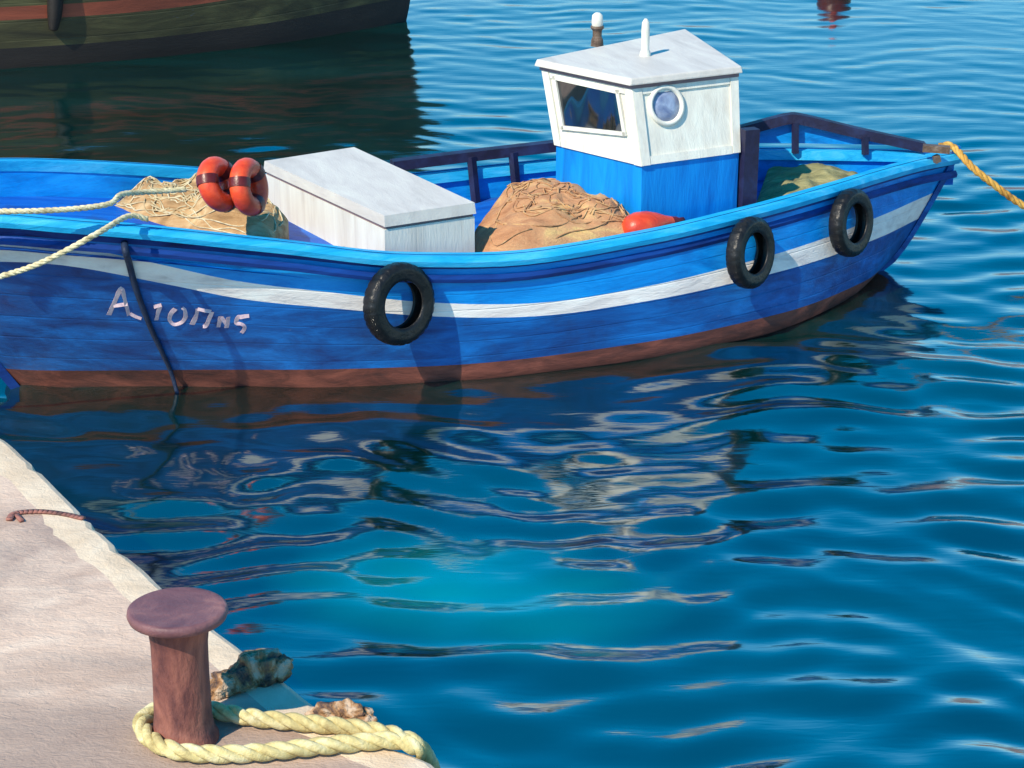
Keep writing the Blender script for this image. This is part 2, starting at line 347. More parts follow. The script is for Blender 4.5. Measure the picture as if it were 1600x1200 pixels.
for (xa, da), (xb, db) in zip(PX, PX[1:]):
    for k in range(4):
        x0, x1 = xa + (xb - xa) * k / 4, xa + (xb - xa) * (k + 1) / 4
        z0, z1 = da + (db - da) * k / 4, da + (db - da) * (k + 1) / 4
        y0, y1 = hull.hb(x0) - .03, hull.hb(x1) - .03
        hexa(bm, [(x0, y0, hull.top(x0) + .05), (x1, y1, hull.top(x1) + .05), (x1, y1 + .03, hull.top(x1) + .05), (x0, y0 + .03, hull.top(x0) + .05)],
             [(x0, y0, hull.top(x0) + z0), (x1, y1, hull.top(x1) + z1), (x1, y1 + .03, hull.top(x1) + z1), (x0, y0 + .03, hull.top(x0) + z0)])
bmesh.ops.remove_doubles(bm, verts=bm.verts, dist=.001)
obj('bow_washboard', bm, 'blue', boat)
for x, dz in ((7.22, .25), (7.78, .14)):
    bm = bmesh.new(); y = hull.hb(x) - .10; bar(bm, (x, y, hull.top(x) + dz), (x, y - .02, hull.top(x) - .02), .045, .05)
    obj('bulwark_rib', bm, 'darktrim', boat, bevel=.006)

# ---- wheelhouse
ZB, ZT = 1.42, 2.00
Nb, Lb, Rb = [L_(onz(u, v, ZB)) for u, v in ((1003, 256), (869, 224), (1154, 236))]
Nt, Lt, Rt = [L_(onz(u, v, ZT)) for u, v in ((988, 137), (850, 98), (1149, 106))]

def onwall(u, v, a, b, c):
    n = (b - a).cross(c - a); o = MBi @ O; d = MBi.to_3x3() @ ray(u, v); return o + d * ((a - o).dot(n) / d.dot(n))
Lt = onwall(850, 98, Nb, Lb, Nt); Rt = onwall(1149, 106, Nb, Rb, Nt); Lt.z = Rt.z = ZT
# keep both walls flat: top corners stay in the plane of base edge and near top corner
for nm in ('L', 'R'):
    a, b, c = (Nb, Lb, Nt) if nm == 'L' else (Nb, Rb, Nt)
    n = (b - a).cross(c - a); p = Lt if nm == 'L' else Rt
    e = Vector((n.x, n.y, 0)); p -= e * ((p - a).dot(n) / e.dot(n))
print('cabin base', Nb, Lb, Rb); print('cabin top', Nt, Lt, Rt)
Ft = L_(onz(1068, 62, ZT)); Fb = Ft + (Lb - Lt) * .5; Fb.z = ZB
def lerp(a, b, t): return a + (b - a) * t
def down(p, z): return Vector((p.x, p.y, z))
house = empty('wheelhouse'); house.parent = boat
zd = .70
bm = bmesh.new(); hexa(bm, [down(p, zd) for p in (Nb, Rb, Fb, Lb)], [down(p, ZB) for p in (Nb, Rb, Fb, Lb)])
obj('lower_wall', bm, 'cabinblue', house, bevel=.012)
bm = bmesh.new(); hexa(bm, [down(p, ZB + .001) for p in (Nb, Rb, Fb, Lb)], [Nt, Rt, Ft, Lt]); obj('upper_wall', bm, 'white', house, bevel=.012)
def wallpt(A0, B0, A1, B1, s, t): return lerp(lerp(A0, B0, s), lerp(A1, B1, s), t)
def wn(A0, B0, A1): return (B0 - A0).cross(A1 - A0).normalized()
nL = wn(Nb, Lb, Nt); nL = nL if nL.x < 0 else -nL
nR = wn(Nb, Rb, Nt); nR = nR if nR.y < 0 else -nR
bm = bmesh.new()
def strip(A0, B0, A1, B1, n, s0, s1, t0, t1, th, off=.0):
    c = [wallpt(A0, B0, A1, B1, s, t) for s, t in ((s0, t0), (s1, t0), (s1, t1), (s0, t1))]
    hexa(bm, [p - n * .004 + n * off for p in c], [p + n * (th + off) for p in c])
for (A0, B0, A1, B1, n) in ((Nb, Lb, Nt, Lt, nL), (Nb, Rb, Nt, Rt, nR)):
    strip(A0, B0, A1, B1, n, -.012, .075, -.03, .995, .02)
    strip(A0, B0, A1, B1, n, .93, 1.008, -.02, .995, .02)
    strip(A0, B0, A1, B1, n, .08, .925, -.025, .085, .016)
    strip(A0, B0, A1, B1, n, .08, .925, .90, .985, .016)
obj('corner_trim', bm, 'white', house, bevel=.006)
bm = bmesh.new()   # mauve shadow line below the roof edge, put in as a coloured slab
ctr = (Nt + Ft) / 2
def outp(p, k, z): v = ctr + (p - ctr) * k; return Vector((v.x, v.y, z))
Q = (Nt, Rt, Ft, Lt)
hexa(bm, [outp(p, 1.035, ZT - .005) for p in Q], [outp(p, 1.035, ZT + .03) for p in Q]); obj('roof_shadow_line', bm, 'mauve', house)
bm = bmesh.new()
hexa(bm, [outp(p, 1.085, ZT + .03) for p in Q], [outp(p, 1.06, ZT + .085) for p in Q])
bmesh.ops.poke(bm, faces=[max(bm.faces, key=lambda f: f.calc_center_median().z)])
for v in bm.verts:
    if abs(v.co.x - ctr.x) < .02 and abs(v.co.y - ctr.y) < .02: v.co.z += .02
obj('roof', bm, 'whitetop', house, bevel=.012)
ROOFZ = ZT + .09
# window on the aft wall
def quad_wall(px, A0, B0, A1, n):
    out = []
    for u, v in px:
        d = MBi.to_3x3() @ ray(u, v); o = MBi @ O
        out.append(o + d * ((A0 - o).dot(n) / d.dot(n)))
    return out
W = quad_wall(((868, 121), (967, 143), (978, 209), (881, 199)), Nb, Lb, Nt, nL)
bm = bmesh.new(); hexa(bm, [p - nL * .004 for p in W], [p + nL * .006 for p in W]); obj('window_pane', bm, 'glass', house)
bm = bmesh.new()
wc = sum(W, Vector()) / 4
for i in range(4):
    a, b = W[i], W[(i + 1) % 4]; e = (b - a).normalized(); bar(bm, a - e * .016 + nL * .008, b + e * .016 + nL * .008, .032, .034, up=nL)
obj('window_frame', bm, 'white', house)
# porthole
pc = quad_wall(((1040, 165),), Nb, Rb, Nt, nR)[0]
ux = (Rb - Nb).normalized(); uz = nR.cross(ux); uz = uz if uz.z > 0 else -uz
def frame_m(c, x, y, n):
    return Matrix(((x.x, y.x, n.x, c.x), (x.y, y.y, n.y, c.y), (x.z, y.z, n.z, c.z), (0, 0, 0, 1)))
PM = frame_m(pc, ux, uz, nR)
bm = bmesh.new(); r0 = lathe(bm, [(.165, -.004), (.165, .022), (.15, .034), (.132, .03), (.125, .006)], 40, M4=PM); obj('porthole_ring', bm, 'white', house, smooth=True)
bm = bmesh.new(); rr = lathe(bm, [(.127, -.002), (.127, .007), (.06, .013)], 40, M4=PM); bm.faces.new(rr[-1]); obj('porthole_pane', bm, 'porthole', house, smooth=True)
# roof fittings
p = L_(onz(933, 66, ROOFZ))
bm = bmesh.new(); lathe(bm, [(.055, -.03), (.05, .02), (.038, .05), (.04, .10), (.058, .125), (.055, .14), (.0, .14)], 20, M4=Matrix.Translation(p)); obj('lamp_stand', bm, 'timber', house)
bm = bmesh.new(); lathe(bm, [(.045, .141), (.05, .17), (.044, .23), (.02, .25), (.0, .252)], 20, M4=Matrix.Translation(p)); obj('navigation_lamp', bm, 'white', house, smooth=True)
p = L_(onz(1008, 86, ROOFZ))
bm = bmesh.new(); lathe(bm, [(.05, -.03), (.045, .02), (.032, .05), (.036, .20), (.03, .27), (.012, .30), (.0, .302)], 20, M4=Matrix.Translation(p)); obj('roof_post', bm, 'white', house, smooth=True)
# dark plank standing at the forward corner of the house
q = Rb + (Rb - Nb).normalized() * .08
bm = bmesh.new(); bar(bm, (q.x, q.y - .02, .74), (q.x + .01, q.y - .02, 1.60), .13, .10, up=Vector((0, 1, 0))); obj('door_post', bm, 'darktrim', boat, bevel=.01)

# ---- white hatch box
HZ = 1.30
A, B, C_, D = [L_(onz(u, v, HZ)) for u, v in ((411, 251), (553, 229), (744, 317), (601, 338))]
print('hatch', A, B, C_, D)
hatch = empty('hatch_box'); hatch.parent = boat
ct = (A + B + C_ + D) / 4
def hp(p, k, z): v = ct + (p - ct) * k; return Vector((v.x, v.y, z))
Q = (A, B, C_, D)
bm = bmesh.new(); hexa(bm, [hp(p, .985, .76) for p in Q], [hp(p, .985, HZ - .11) for p in Q]); obj('coaming', bm, 'white', hatch, bevel=.015)
bm = bmesh.new(); hexa(bm, [hp(p, .97, HZ - .109) for p in Q], [hp(p, .97, HZ - .085) for p in Q]); obj('lid_seam', bm, 'mauve', hatch)
bm = bmesh.new(); hexa(bm, [hp(p, 1.0, HZ - .085) for p in Q], [hp(p, .985, HZ) for p in Q]); obj('lid', bm, 'whitetop', hatch, bevel=.02)

# ---- lettering, traced onto the hull side as thin raised paint
bvh = BVHTree.FromObject(hobj, bpy.context.evaluated_depsgraph_get())
def on_hull(u, v, off=.004):
    o = MBi @ O; d = (MBi.to_3x3() @ ray(u, v)).normalized()
    h, n, i, dist = bvh.ray_cast(o, d)
    if h is None: return None
    if n.dot(d) > 0: n = -n
    return h + n * off, n
LET = [[(170, 492), (178, 474), (190, 450), (196, 470), (202, 492)], [(177, 477), (190, 475), (199, 474)], [(204, 489), (213, 494), (221, 497)],
       [(240, 479), (252, 476)], [(250, 478), (247, 488), (244, 500)],
       [(274, 482), (267, 490), (266, 500), (273, 506), (284, 503), (290, 494), (289, 484), (285, 480)],
       [(309, 482), (306, 494), (300, 507)], [(309, 482), (318, 484), (330, 486)], [(331, 487), (328, 495), (322, 508), (317, 509)],
       [(345, 494), (343, 502), (341, 511)], [(347, 495), (352, 502), (355, 507)], [(357, 495), (356, 503), (354, 512)],
       [(389, 493), (380, 494), (372, 496), (369, 504), (376, 505), (382, 509), (381, 515), (377, 520)]]
for grp in ((0, 1, 2), (3, 4), (5,), (6, 7, 8), (9, 10, 11), (12,)):
    bm = bmesh.new()
    for k in grp:
        P = [on_hull(u, v, .002) for u, v in LET[k]]; P = [x[0] for x in P if x]
        if len(P) > 1:
            P = smooth_path(P, 5); nn = Vector((.05, -1, .05)); e = []
            for i, p in enumerate(P):
                d = (P[min(i + 1, len(P) - 1)] - P[max(i - 1, 0)]).normalized(); wd = d.cross(nn).normalized() * (.0165 + .005 * noise.noise(p * 14))
                e.append([bm.verts.new(p - wd), bm.verts.new(p + wd), bm.verts.new(p + wd + nn * .003), bm.verts.new(p - wd + nn * .003)])
            for a_, b_ in zip(e, e[1:]):
                for j in range(4): bm.faces.new((a_[j], b_[j], b_[(j + 1) % 4], a_[(j + 1) % 4]))
            bm.faces.new(e[0]); bm.faces.new(e[-1])
    obj('letter', bm, 'letter', boat)

# ---- dark line hanging down the topsides
P = [on_hull(u, v, .085 if v < 350 else .055 if v < 380 else .022) for u, v in ((189, 342), (194, 375), (202, 410), (210, 440), (222, 475), (238, 515), (254, 548), (268, 580))]
P = [MB @ x[0] for x in P if x]
top = onz(188, 335, P[0].z + .06)
P = [P[0] + Vector((-.04, .13, .135)), P[0] + Vector((-.02, .06, .15)), P[0] + Vector((-.005, -.02, .10))] + P + [P[-1] + Vector((.05, -.02, -.2))]
bm = bmesh.new(); pp = smooth_path(P, 6); tube(bm, pp, .03, 8, radii=[.033 - .018 * i / len(pp) for i in range(len(pp))])
tag(obj('hanging_line', bm, 'ropedark', smooth=True), 'dark wet line hanging down the blue hull beside the painted name', 'line')

# ---- tyres
def tyre_bm(Ro=.325, ri=.188, w=.14):
    bm = bmesh.new(); h = w / 2
    prof = [(ri + .012, -h * .62), (ri, -h * .74), (ri + .004, -h * .92), (ri + .03, -h), (ri + .075, -h * 1.02), (ri + .10, -h * 1.06), (Ro - .03, -h * .96), (Ro - .008, -h * .8), (Ro, -h * .55), (Ro + .003, -h * .2), (Ro + .003, h * .2), (Ro, h * .55), (Ro - .008, h * .8), (Ro - .03, h * .96),
            (ri + .10, h * 1.06), (ri + .075, h * 1.02), (ri + .03, h), (ri + .004, h * .92), (ri, h * .74), (ri + .012, h * .62), (ri + .07, h * .8), (Ro - .035, h * .6), (Ro - .022, 0), (Ro - .035, -h * .6), (ri + .07, -h * .8)]
    rings = lathe(bm, prof, 112)
    for k in range(112): bm.faces.new((rings[-1][k], rings[-1][(k + 1) % 112], rings[0][(k + 1) % 112], rings[0][k]))
    for v in bm.verts:       # worn tread blocks
        r = math.hypot(v.co.x, v.co.y)
        if r > Ro - .02:
            a = math.atan2(v.co.y, v.co.x); f = 1 - .022 * (math.sin(a * 28 + (1.6 if v.co.z > 0 else 0)) > .45); v.co.x *= f; v.co.y *= f
    return bm
tyre0 = obj('tyre_fender', tyre_bm(), 'tyre', smooth=True)
TY = [(618, 468, 42, .95, -.05, 'fat black tyre fender hanging amidships on the hull below the hatch, nearest the painted name'),
      (1164, 390, 51, .88, -.03, 'black tyre fender hanging below the wheelhouse door post, middle one of the three'),
      (1321, 344, 51, .87, -.02, 'black tyre fender hanging closest to the bow, beside the olive tarpaulin')]
for i, (u, v, yaw, s, tilt, lab) in enumerate(TY):
    o = tyre0 if i == 0 else tyre0.copy()
    if i: COL.objects.link(o)
    h, n = on_hull(u, v, 0); n = (MB.to_3x3() @ n); h = MB @ h
    a = R_(yaw); axis = Vector((math.sin(a), -math.cos(a), .10)).normalized()
    # push out along the view so the tyre keeps its place and stands off the side
    o.location = h + Vector((.2, -.98, .12)) * (.175, .15, .14)[i]
    o.rotation_mode = 'QUATERNION'; o.rotation_quaternion = axis.to_track_quat('Z', 'Y'); o.scale = (s, s, s)
    tag(o, lab, 'tyre', 'tyre fenders along the boat side')

# ---- heaps of net: a noisy mound draped over the deck, with loose folds of twine
def inside(p, gap=.13):
    q = MBi @ p; lim = hull.hb(q.x) - gap; q.y = max(-lim, min(lim, q.y)); return MB @ q
def mound(name, mat, px, zf, hfun, label, cat, seed, lump=.09, folds=26, foldmat=None, fr=.012, res=64):
    """px: footprint outline (pixels read on the deck plane zf); height from distance to the outline"""
    poly = [inside(onz(u, v, zf)) for u, v in px]; poly2 = [Vector((p.x, p.y)) for p in poly]
    c = sum(poly2, Vector((0, 0))) / len(poly2)
    xs = [p.x for p in poly2]; ys = [p.y for p in poly2]
    root = Vector((c.x, c.y, zf)); bm = bmesh.new()
    NR, NA = 26, 84
    def rad(a):
        d = Vector((math.cos(a), math.sin(a))); best = .01
        for i in range(len(poly2)):
            p, q = poly2[i] - c, poly2[(i + 1) % len(poly2)] - c; e = q - p; den = d.x * e.y - d.y * e.x
            if abs(den) < 1e-9: continue
            t = (p.x * e.y - p.y * e.x) / den; s = (p.x * d.y - p.y * d.x) / den
            if t > 0 and -1e-6 <= s <= 1 + 1e-6: best = max(best, t)
        return best
    ra = [rad(2 * math.pi * k / NA) for k in range(NA)]
    ra = [(ra[k - 1] + 2 * ra[k] + ra[(k + 1) % NA]) / 4 for k in range(NA)]
    def surf(a, f):
        k = (a / (2 * math.pi) * NA) % NA; i = int(k); w = k - i; r = ra[i % NA] * (1 - w) + ra[(i + 1) % NA] * w
        x, y = math.cos(a) * r * f, math.sin(a) * r * f
        z = hfun(c.x + x, c.y + y) * (1 - f ** 3.0) ** .75
        q = Vector((x * 2.6, y * 2.6, seed))
        nz = noise.fractal(q, .8, 2.1, 4) * lump * 1.2 + (abs(noise.noise(q * 2.3)) - .25) * lump * 1.0
        z += nz * min(1, (1 - f) * 5)
        return Vector((x, y, max(z, -.03)))
    ctrv = bm.verts.new(surf(0, 0)); rings = []
    for j in range(1, NR + 1):
        f = (j / NR) ** .8; rings.append([bm.verts.new(surf(2 * math.pi * k / NA, f)) for k in range(NA)])
    rings.append([bm.verts.new(Vector((v.co.x, v.co.y, -.3))) for v in rings[-1]])
    for k in range(NA): bm.faces.new((ctrv, rings[0][k], rings[0][(k + 1) % NA]))
    for a, b in zip(rings, rings[1:]):
        for k in range(NA): bm.faces.new((a[k], b[k], b[(k + 1) % NA], a[(k + 1) % NA]))
    rd = random.Random(seed)
    for _ in range(folds):
        a = rd.uniform(0, 6.28); f = rd.uniform(.1, .85); da = rd.uniform(.5, 1.6) * rd.choice((-1, 1)); df = rd.uniform(-.3, .3); P = []
        for k in range(7):
            t = k / 6; ff = min(.97, max(.03, f + df * t + .06 * math.sin(t * 7 + a)))
            P.append(surf(a + da * t, ff) + Vector((0, 0, .006)))
        tube(bm, smooth_path(P, 3), fr, 5, mi=1 if foldmat else 0)
    o = obj(name, bm, [mat, foldmat or mat], smooth=True); o.location = root
    return tag(o, label, cat)
mound('fishing_net', 'net_tan', ((172, 330), (230, 352), (330, 368), (424, 384), (452, 345), (420, 316), (340, 300), (260, 297), (200, 306)), 1.12,
      lambda x, y: .21, 'pale tan heap of fishing net under the red ring floats at the stern', 'fishing net', 3, lump=.08, folds=110, foldmat='twine_pale', fr=.006)
mound('fishing_net', 'net_brown', ((752, 418), (860, 418), (960, 412), (1015, 392), (1010, 345), (930, 320), (850, 315), (770, 330), (738, 370)), .82,
      lambda x, y: .33, 'big brown heap of fishing net between the white hatch and the wheelhouse', 'fishing net', 8, lump=.05, folds=60, fr=.006, foldmat='twine_brown')
mound('tarpaulin', 'olive', ((1178, 342), (1262, 322), (1340, 300), (1352, 278), (1300, 262), (1240, 256), (1200, 262)), .90,
      lambda x, y: .09, 'olive green folded tarpaulin lying on the foredeck behind the bow tyres', 'tarpaulin', 13, lump=.035, folds=0, fr=.010)

# ---- red ring floats standing in the tan net
def ring_float(u, v, z, R0, r0, yaw, tilt, label):
    c = onz(u, v, z); bm = bmesh.new(); n = 40; prof = [(R0 + r0 * math.cos(2 * math.pi * k / 16), r0 * math.sin(2 * math.pi * k / 16)) for k in range(16)]
    rings = lathe(bm, prof, n)
    for k in range(n): bm.faces.new((rings[-1][k], rings[-1][(k + 1) % n], rings[0][(k + 1) % n], rings[0][k]))
    o = empty('ring_float', c); a = R_(yaw)
    ax = Vector((math.sin(a), -math.cos(a), math.sin(R_(tilt)))).normalized(); o.rotation_mode = 'QUATERNION'; o.rotation_quaternion = ax.to_track_quat('Z', 'Y')
    obj('float_body', bm, 'red', o, smooth=True)
    for j in range(3):
        bm = bmesh.new(); ph = 2.1 * j + .6; cpt = Vector((R0 * math.cos(ph), R0 * math.sin(ph), 0)); rad = cpt.normalized(); tang = Vector((-rad.y, rad.x, 0))
        rs = lathe(bm, [(r0 * 1.05, -.035), (r0 * 1.09, 0), (r0 * 1.05, .035)], 18, M4=frame_m(cpt, rad, Vector((0, 0, 1)), tang)); obj('band', bm, 'darkred', o, smooth=True)
    return tag(o, label, 'float', 'red ring floats in the stern')
ring_float(342, 288, 1.62, .132, .078, 66, 24, 'bright red ring float in the tan net, farther from the white hatch')
ring_float(389, 292, 1.60, .140, .076, 70, 12, 'red ring float in the tan net, leaning against the white hatch')
# ---- red buoy lying by the gunwale
c = onz(1014, 354, .97); bu = empty('buoy', c, AX + R_(8)); tag(bu, 'orange red pear shaped buoy lying against the brown net under the wheelhouse', 'buoy')
bm = bmesh.new(); Mx = Matrix.Rotation(R_(90), 4, 'Y')
lathe(bm, [(.0, -.24), (.06, -.23), (.11, -.18), (.13, -.11), (.125, -.01), (.10, .08), (.07, .15), (.05, .22)], 28, M4=Mx); obj('buoy_body', bm, 'red', bu, smooth=True)
bm = bmesh.new(); rr = lathe(bm, [(.052, .215), (.045, .26), (.03, .29), (.03, .33), (.0, .335)], 18, M4=Mx); obj('buoy_eye', bm, 'darkred', bu, smooth=True)

# ---- mooring ropes
def rope_obj(name, pts, r, mat, label, strands=3, n=6):
    bm = bmesh.new(); rope(bm, pts, r, strands=strands, n=n); return tag(obj(name, bm, mat, smooth=True), label, 'rope')
g0 = onz(184, 343, 1.56)
zr = 1.57
p0 = onz(200, 338, zr); rope_obj('mooring_rope', [p0 + Vector((.12, .1, -.05)), p0, onz(150, 366, 1.53), onz(70, 408, 1.36), onz(0, 432, 1.24), onz(-120, 462, 1.12), onz(-260, 486, 1.06)], .021, 'ropepale', 'pale rope running from the gunwale down across the white stripe to the left')
p0 = onz(172, 318, 1.66); rope_obj('mooring_rope', [onz(290, 296, 1.62), onz(230, 300, 1.64), onz(190, 304, 1.68), p0, onz(120, 326, 1.66), onz(40, 330, 1.68), onz(-60, 329, 1.70), onz(-130, 326, 1.74)], .021, 'ropepale', 'pale rope lying level along the stern gunwale from the tan net')
b0 = MB @ Vector((8.55, 0, 1.06)); e = onz(1600, 326, .45)
rope_obj('mooring_rope', [b0 + Vector((-.12, .0, .0)), b0, onz(1520, 262, .93), onz(1560, 294, .75), onz(1600, 322, .58), onz(1700, 380, .2), onz(1760, 410, -.15)], .032, 'ropeorange', 'ochre mooring rope leading from the bow down to the right')

# ------------------------------------------------------------------ quay
QZ = 1.0
EDGE = [(-1500, -560), (-600, 60), (-250, 420), (0, 676), (60, 733), (120, 790), (190, 858), (255, 914), (315, 963), (370, 1007), (430, 1055), (482, 1092), (540, 1128), (600, 1160), (660, 1185), (720, 1212), (850, 1270), (1200, 1420)]
E3 = [onz(u, v, QZ) for u, v in EDGE[3:]]
d0 = (E3[0] - E3[2]).normalized(); d0 = (d0 + Vector((-.55, 0, 0))).normalized()
E3 = [E3[0] + d0 * 40, E3[0] + d0 * 6, E3[0] + d0 * 1.2] + E3 + [Vector((1.2, 6.2, QZ)), Vector((2.6, 3.5, QZ)), Vector((6, -4, QZ)), Vector((10, -20, QZ))]
def jit(p, k): return p + Vector((noise.noise(p * 3.1) * k, noise.noise(p * 3.1 + Vector((9, 0, 0))) * k, 0))
EP = resample(smooth_path(E3[3:-4], 6), .09); EP = [jit(p, .022) + (Vector((-.02, -.012, 0)) if noise.noise(p * 7.7) > .32 else Vector((0, 0, 0))) for p in EP]
EP = E3[:3] + EP + E3[-4:]
bm = bmesh.new()
nin = []
for i, p in enumerate(EP):
    d = (EP[min(i + 1, len(EP) - 1)] - EP[max(i - 1, 0)]).normalized(); n = Vector((-d.y, d.x, 0)); n = n if n.x < 0 else -n; nin.append(n)
rows_ = []
for p, n in zip(EP, nin):
    w = .20 + .03 * noise.noise(p * 2)
    rows_.append([bm.verts.new(v) for v in (p + Vector((0, 0, -3.0)), p + Vector((0, 0, -.35)) - n * .01, p + Vector((0, 0, -.06)) - n * .02, p + n * .0 + Vector((0, 0, -.018)), p + n * .035 + Vector((0, 0, 0)), p + n * w * .6 + Vector((0, 0, .001)), p + n * w + Vector((0, 0, -.004)))])
for a, b in zip(rows_, rows_[1:]):
    for k in range(6):
        f = bm.faces.new((a[k], b[k], b[k + 1], a[k + 1])); f.material_index = 1
inner = [r[-1] for r in rows_]
back = [bm.verts.new((-80, v.co.y if i else 60, QZ - .004)) for i, v in enumerate(inner)]
for a, b, c, d in zip(inner, inner[1:], back[1:], back): bm.faces.new((a, b, c, d)).material_index = 0
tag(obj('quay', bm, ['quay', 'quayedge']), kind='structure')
nt = M['quay'].node_tree; N = nt.nodes; Lk = nt.links; pb = [n for n in N if n.type == 'BSDF_PRINCIPLED'][0]; src = pb.inputs['Base Color'].links[0].from_socket  # paints the mauve shade across the lower quay into the stone colour
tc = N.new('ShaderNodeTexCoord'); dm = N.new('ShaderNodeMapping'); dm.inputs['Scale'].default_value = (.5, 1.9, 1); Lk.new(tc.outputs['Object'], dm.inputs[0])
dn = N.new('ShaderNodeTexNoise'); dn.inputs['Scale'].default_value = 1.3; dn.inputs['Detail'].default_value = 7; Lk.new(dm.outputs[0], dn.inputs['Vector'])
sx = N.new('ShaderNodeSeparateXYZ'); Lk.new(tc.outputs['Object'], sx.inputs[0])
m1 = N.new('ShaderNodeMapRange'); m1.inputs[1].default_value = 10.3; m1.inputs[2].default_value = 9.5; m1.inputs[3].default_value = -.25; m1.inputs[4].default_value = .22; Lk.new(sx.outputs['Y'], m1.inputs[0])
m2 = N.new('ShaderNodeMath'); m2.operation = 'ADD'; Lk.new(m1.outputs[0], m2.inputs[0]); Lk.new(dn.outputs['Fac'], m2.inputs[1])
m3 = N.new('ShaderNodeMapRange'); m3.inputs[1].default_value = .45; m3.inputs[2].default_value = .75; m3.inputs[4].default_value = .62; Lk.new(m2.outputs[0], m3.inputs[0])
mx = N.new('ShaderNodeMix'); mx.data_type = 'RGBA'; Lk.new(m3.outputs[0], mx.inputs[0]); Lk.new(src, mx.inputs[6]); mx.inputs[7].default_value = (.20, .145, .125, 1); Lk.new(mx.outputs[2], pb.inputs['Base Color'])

# bollard
bb = onz(288, 1152, QZ); s = (onz(388, 1152, QZ) - bb).length / 100
bol = empty('bollard', bb); tag(bol, 'rusty plum brown iron mooring bollard with mushroom cap on the quay edge', 'bollard')
ht = onvert(283, 952, bb).z - QZ; print('bollard', bb, 'h', ht, 'px', s)
r1 = 45 * s
bm = bmesh.new(); lathe(bm, [(r1 * 1.22, -.02), (r1 * 1.2, .02), (r1 * 1.06, .05), (r1 * 1.0, .12), (r1 * .97, ht * .5), (r1 * .98, ht - .16), (r1 * 1.06, ht - .07), (r1 * 1.2, ht - .045)], 48); obj('shaft', bm, 'rust', bol, smooth=True)
rc = 79 * s * .98
bm = bmesh.new(); rr = lathe(bm, [(r1 * 1.0, ht - .06), (rc * .8, ht - .052), (rc * .965, ht - .035), (rc, ht - .015), (rc * .985, ht + .004), (rc * .93, ht + .012), (rc * .85, ht + .009), (rc * .4, ht + .012), (rc * .02, ht + .014)], 64); bm.faces.new(rr[-1]); obj('cap', bm, 'rustcap', bol, smooth=True)
# yellow hawser looped round the bollard and over the edge
rz = QZ + .045
def q(u, v, z=rz): return onz(u, v, z)
path = [q(672, 1250, .35), q(676, 1208, .75), q(655, 1172, 1.0), q(620, 1157, 1.045), q(560, 1160), q(480, 1168), q(400, 1176), q(330, 1178), q(270, 1172), q(232, 1152), q(222, 1128), q(245, 1110), q(290, 1102), q(335, 1110), q(400, 1122), q(480, 1130), q(560, 1138), q(620, 1150, 1.05), q(652, 1166, 1.02), q(670, 1196, .8), q(668, 1240, .4)]
bm = bmesh.new(); rope(bm, path, .041, n=8)
tag(obj('mooring_rope', bm, 'ropeyellow', smooth=True), 'thick yellow rope looped round the rusty bollard and over the quay edge', 'rope')
# rocks on the quay edge
def rock(px, zc, lumps, label, seed):
    c = onz(*px, QZ); bm = bmesh.new()
    for (dx, dy, dz, rx, ry, rzz, rot) in lumps:
        m = bmesh.new(); bmesh.ops.create_icosphere(m, subdivisions=4, radius=1)
        Rm = Matrix.Rotation(R_(rot), 3, 'Z')
        for v in m.verts:
            k = 1 + .34 * noise.fractal(v.co * 1.7 + Vector((seed, dx * 9, 0)), .7, 2.1, 5); p = v.co * k
            v.co = (Rm @ Vector((p.x * rx, p.y * ry, p.z * rzz)) + Vector((dx, dy, dz))) * 1.02
        me = bpy.data.meshes.new('t'); m.to_mesh(me); m.free(); bm.from_mesh(me); bpy.data.meshes.remove(me)
    o = obj('rock', bm, 'rock', smooth=True); o.location = c; return tag(o, label, 'rock', 'rocks on the quay edge')
rock((388, 1070), 0, [(-.06, -.03, .03, .13, .07, .07, 35), (.05, .04, .06, .12, .085, .085, 20), (.13, .05, .06, .07, .06, .06, 0), (-.12, -.1, .02, .06, .04, .045, 40)], 'tan and black crusted rock on the quay edge just right of the bollard', 2)
rock((532, 1120), 0, [(-.05, .0, .015, .09, .05, .05, -5), (.05, -.01, .02, .10, .05, .055, -18), (.12, -.05, .0, .05, .035, .04, -20)], 'small black crusted rock on the quay edge above the yellow rope', 5)
# rusty iron cramp let into the stone
bm = bmesh.new(); zc = QZ + .006
P = [onz(u, v, zc) for u, v in ((14, 812), (24, 802), (60, 799), (98, 803), (130, 810))]

P = smooth_path(P, 5)
for a_, b_ in zip(P, P[1:]): bar(bm, a_, b_ + (b_ - a_) * .1, .036, .012)
P2 = [onz(u, v, zc) for u, v in ((24, 802), (34, 814))]; bar(bm, P2[0], P2[1], .028, .011)
iron = paint('faded_red_iron', [(.05, .03, .028), (.28, .11, .085), (.36, .17, .13)], scale=5, bump=.6, bscale=30, rough=.8)
tag(obj('iron_cramp', bm, iron, smooth=True), 'rusty red iron cramp let into the pale quay stone near the left edge', 'iron cramp')

